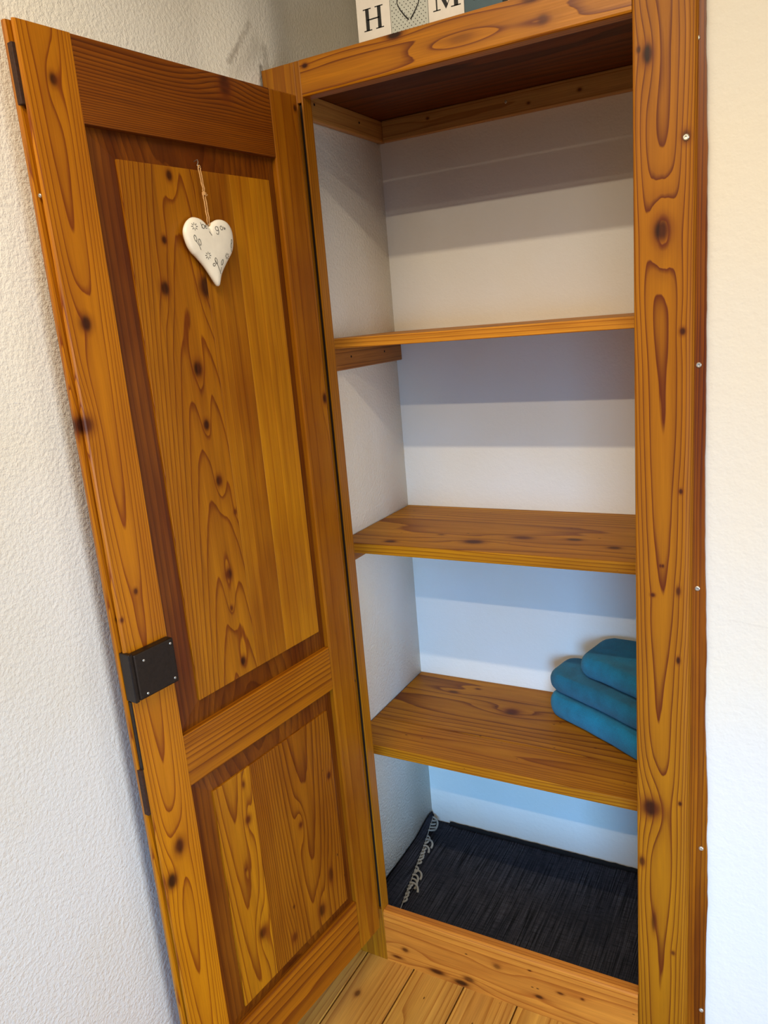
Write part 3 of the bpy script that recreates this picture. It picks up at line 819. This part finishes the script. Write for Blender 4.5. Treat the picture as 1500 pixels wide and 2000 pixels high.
def towel_bm(poly, zlow, ztop, seed, rnd_r=0.03, layers=1):
    """a folded towel: plan outline with soft, bulging folded edges; zlow/ztop give heights at a plan point"""
    # resample the plan with rounded corners
    n = len(poly)
    plan = []
    for i in range(n):
        p0, p1, p2 = Vector(poly[i - 1]), Vector(poly[i]), Vector(poly[(i + 1) % n])
        r = min(rnd_r, (p0 - p1).length * 0.45, (p2 - p1).length * 0.45)
        a = p1 + (p0 - p1).normalized() * r
        b = p1 + (p2 - p1).normalized() * r
        for t in (0, 0.2, 0.4, 0.6, 0.8, 1.0):
            plan.append((1 - t) ** 2 * a + 2 * t * (1 - t) * p1 + t * t * b)
        nxt0 = p2 + (p1 - p2).normalized() * min(rnd_r, (p1 - p2).length * 0.45)
        for t in (0.12, 0.25, 0.38, 0.5, 0.62, 0.75, 0.88): plan.append(b + (nxt0 - b) * t)
    c = sum(plan, Vector((0, 0))) / len(plan)
    bm = bmesh.new()
    prof = []
    K = 12
    for i in range(K + 1):
        a = -math.pi / 2 + math.pi * i / K
        inset = (1 - math.cos(a))
        prof.append((inset, (math.sin(a) + 1) / 2))
    rings = []
    hh = 0.024
    def V(p, f):
        nz = 0.0035 * mnoise.noise(Vector((p.x * 18, p.y * 18, seed))) + 0.0015 * mnoise.noise(Vector((p.x * 60, p.y * 60, seed)))
        z = zlow(p) + (ztop(p) - zlow(p)) * f
        return (p.x + nz, p.y + nz * 0.6, z + (nz if f > 0.1 else 0) * (1 if f > 0.3 else 0.2))
    for ins, f in prof:
        ring = []
        for p in plan:
            d = (c - p); L_ = d.length
            q = p + d / L_ * ins * hh
            ring.append(bm.verts.new(V(q, f)))
        rings.append(ring)
    for a, b in zip(rings, rings[1:]):
        for k in range(len(plan)): bm.faces.new((a[k], a[(k + 1) % len(plan)], b[(k + 1) % len(plan)], b[k]))
    for ring, f in ((rings[0], 0.0), (rings[-1], 1.0)):
        prev = ring
        for s in (0.8, 0.6, 0.4, 0.2):
            cur = []
            for p in plan:
                d = (c - p); L_ = d.length
                q0 = p + d / L_ * hh
                q = c + (q0 - c) * s
                cur.append(bm.verts.new(V(q, f)))
            for k in range(len(plan)): bm.faces.new((prev[k], prev[(k + 1) % len(plan)], cur[(k + 1) % len(plan)], cur[k]))
            prev = cur
        cv = bm.verts.new(V(c, f))
        for k in range(len(plan)): bm.faces.new((prev[k], prev[(k + 1) % len(plan)], cv))
    return bm

ZS = 0.5287
def tw_thing(label, poly, zl, zt, seed, colour):
    o = obj('towel', towel_bm(poly, zl, zt, seed), towel_mat('teal_terry_%d' % seed, colour), smooth=True)
    tag(o, label, 'towel', 'folded teal towels')
    return o
h1 = lambda p: ZS + 0.062 + 0.010 * max(0, (p.y - 0.3)) 
h2a = lambda p: ZS + 0.0665 + 0.010 * max(0, (p.y - 0.3))
h2 = lambda p: ZS + 0.119 + 0.05 * max(0, (p.y - 0.42))
h3a = lambda p: ZS + 0.1235 + 0.05 * max(0, (p.y - 0.42))
h3 = lambda p: ZS + 0.178 + 0.16 * max(0, (p.y - 0.42)) + 0.02 * max(0, p.x - 0.45)
tw_thing('teal folded towel lying on the lower shelf, bottom of the stack', [(0.303, 0.432), (0.690, 0.192), (0.732, 0.535), (0.340, 0.540)], lambda p: ZS + 0.0006, h1, 1, (0, 122, 158))
tw_thing('teal folded towel in the middle of the stack', [(0.303, 0.440), (0.690, 0.218), (0.732, 0.535), (0.330, 0.542)], h2a, h2, 2, (0, 104, 136))
tw_thing('teal folded towel on top of the stack', [(0.388, 0.432), (0.690, 0.250), (0.732, 0.530), (0.430, 0.542)], h3a, h3, 3, (0, 114, 148))

# ------------------------------------------------------------------ woven rug on the cupboard floor
def rug_mat():
    k = NT('charcoal_weave')
    vec, ax = k.objxyz()
    x, y = ax['x'], ax['y']
    w1 = k.noise(k.combine(k.math('MULTIPLY', x, 300), k.math('MULTIPLY', y, 6), 0.0), 1.0, 3, 0.6)
    w2 = k.noise(k.combine(k.math('MULTIPLY', x, 30), k.math('MULTIPLY', y, 420), 3.0), 1.0, 2, 0.6)
    n3 = k.noise(vec, 5, 2, 0.5)
    base = k.mix(k.maprange(w1, 0.35, 0.72), lin((20, 20, 24)), lin((84, 84, 94)))
    base = k.mix(k.maprange(n3, 0.4, 0.65, 0, 0.5), base, lin((30, 34, 46)))
    base = k.mix(k.maprange(w2, 0.45, 0.7, 0, 0.65), base, lin((15, 15, 18)))
    k.link(base, k.b.inputs['Base Color'])
    k.b.inputs['Roughness'].default_value = 0.95
    k.b.inputs['Specular IOR Level'].default_value = 0.1
    k.bump(k.math('ADD', w1, w2), 0.9, 0.0025)
    return k.m
M_rug = rug_mat()
rug = thing('woven_rug', 'dark charcoal woven rug with folded fringe end on the cupboard floor', 'rug', (0.3, 0.3, 0.0))
bm = bmesh.new()
NX, NY = 60, 34
rx0, rx1, ry0, ry1 = XN + 0.006, XRN - 0.004, TK + 0.004, D - 0.004
def rz(x, y, s=1):
    e = min((ry1 - y), (y - ry0))
    return 0.0075 + 0.0022 * mnoise.noise(Vector((x * 9, y * 9, 1))) + 0.004 * sstep(0.03, 0.0, ry1 - y)
grid = [[bm.verts.new((rx0 + (rx1 - rx0) * i / NX, ry0 + (ry1 - ry0) * j / NY, rz(rx0 + (rx1 - rx0) * i / NX, ry0 + (ry1 - ry0) * j / NY))) for j in range(NY + 1)] for i in range(NX + 1)]
gb = [[bm.verts.new((v.co.x, v.co.y, max(0.0004, v.co.z - 0.007))) for v in r_] for r_ in grid]
for i in range(NX):
    for j in range(NY):
        bm.faces.new((grid[i][j], grid[i + 1][j], grid[i + 1][j + 1], grid[i][j + 1]))
        bm.faces.new((gb[i][j], gb[i][j + 1], gb[i + 1][j + 1], gb[i + 1][j]))
for i in range(NX):
    bm.faces.new((grid[i][0], gb[i][0], gb[i + 1][0], grid[i + 1][0])); bm.faces.new((grid[i][NY], grid[i + 1][NY], gb[i + 1][NY], gb[i][NY]))
for j in range(NY):
    bm.faces.new((grid[0][j], grid[0][j + 1], gb[0][j + 1], gb[0][j])); bm.faces.new((grid[NX][j], gb[NX][j], gb[NX][j + 1], grid[NX][j + 1]))
obj('weave', bm, M_rug, rug, smooth=True)
# border cord along the back edge
M_cord = plain('black_selvedge', (14, 14, 17), 0.95, 0, 0.3, 300, 0.5)
bm = tube([(rx0 + 0.06 + (rx1 - rx0 - 0.06) * i / 70, D - 0.009 + 0.0018 * mnoise.noise(Vector((i * 0.7, 0, 0))), 0.0155 + 0.002 * mnoise.noise(Vector((i * 0.5, 3, 0)))) for i in range(71)], 0.0062, 8)
obj('selvedge', bm, M_cord, rug, smooth=True)
# folded-over end
def root(y):     # x of the fringe line at depth y
    t = (y - 0.173) / (0.525 - 0.173)
    return -0.0413 + (-0.112 + 0.0413) * t
bm = bmesh.new()
rows = []
for j in range(41):
    y = TK + 0.008 + (D - 0.012 - TK - 0.008) * j / 40
    xr = root(max(y, 0.08))
    xl = XN + 0.003
    zt0 = 0.0255 + 0.003 * mnoise.noise(Vector((y * 14, 0, 0))) + 0.014 * sstep(0.40, 0.53, y)
    row_ = [(xl + 0.001, 0.006), (xl - 0.0005, 0.016), (xl + 0.001, 0.026 + 0.02 * sstep(0.40, 0.53, y)), (xl + 0.007, zt0 + 0.005), ((xl + xr) / 2, zt0 + 0.001), (xr, zt0 - 0.004), (xr - 0.0008, zt0 - 0.009), ((xl + xr) / 2, zt0 - 0.008), (xl + 0.008, 0.0165), (xl + 0.007, 0.010)]
    rows.append([bm.verts.new((x, y, z)) for x, z in row_])
for a, b in zip(rows, rows[1:]):
    for k in range(10): bm.faces.new((a[k], a[(k + 1) % 10], b[(k + 1) % 10], b[k]))
bm.faces.new(rows[0]); bm.faces.new(rows[-1][::-1])
obj('folded_end', bm, M_rug, rug, smooth=True)
M_tas = plain('grey_fringe', (150, 146, 138), 0.95, 0, 0.25, 500, 0.5)
rnd = random.Random(11)
NTAS = 24
for i in range(NTAS):
    y = 0.165 + (0.535 - 0.165) * (i + 0.5) / NTAS + rnd.uniform(-0.003, 0.003)
    x0 = root(y) - 0.002
    zt0 = 0.0225 + 0.014 * sstep(0.40, 0.53, y)
    Ln = rnd.uniform(0.030, 0.046)
    curl = rnd.choice((-1, -1, 1)) * rnd.uniform(0.8, 2.1)
    ang = rnd.uniform(0.1, 0.7)
    pts = []
    px, py = x0, y
    for s_ in range(11):
        f = s_ / 10
        pts.append((px, py, max(0.0125, zt0 + 0.003 * math.sin(f * 3.1) - f * (zt0 - 0.0125) + (0.002 if i % 2 else 0))))
        px += math.cos(ang) * Ln / 10
        py += math.sin(ang) * Ln / 10
        ang += -curl * 0.23
    obj('tassel', tube(pts, 0.0031, 6, taper=lambda f: 0.85 + 0.35 * f), M_tas, rug, smooth=True)
obj('fringe_cord', tube([(root(y_), y_, 0.0228 + 0.014 * sstep(0.40, 0.53, y_)) for y_ in [0.13 + 0.40 * i / 30 for i in range(31)]], 0.0014, 6), M_tas, rug, smooth=True)

for o in bpy.data.objects:
    if '_base' in o: del o['_base']
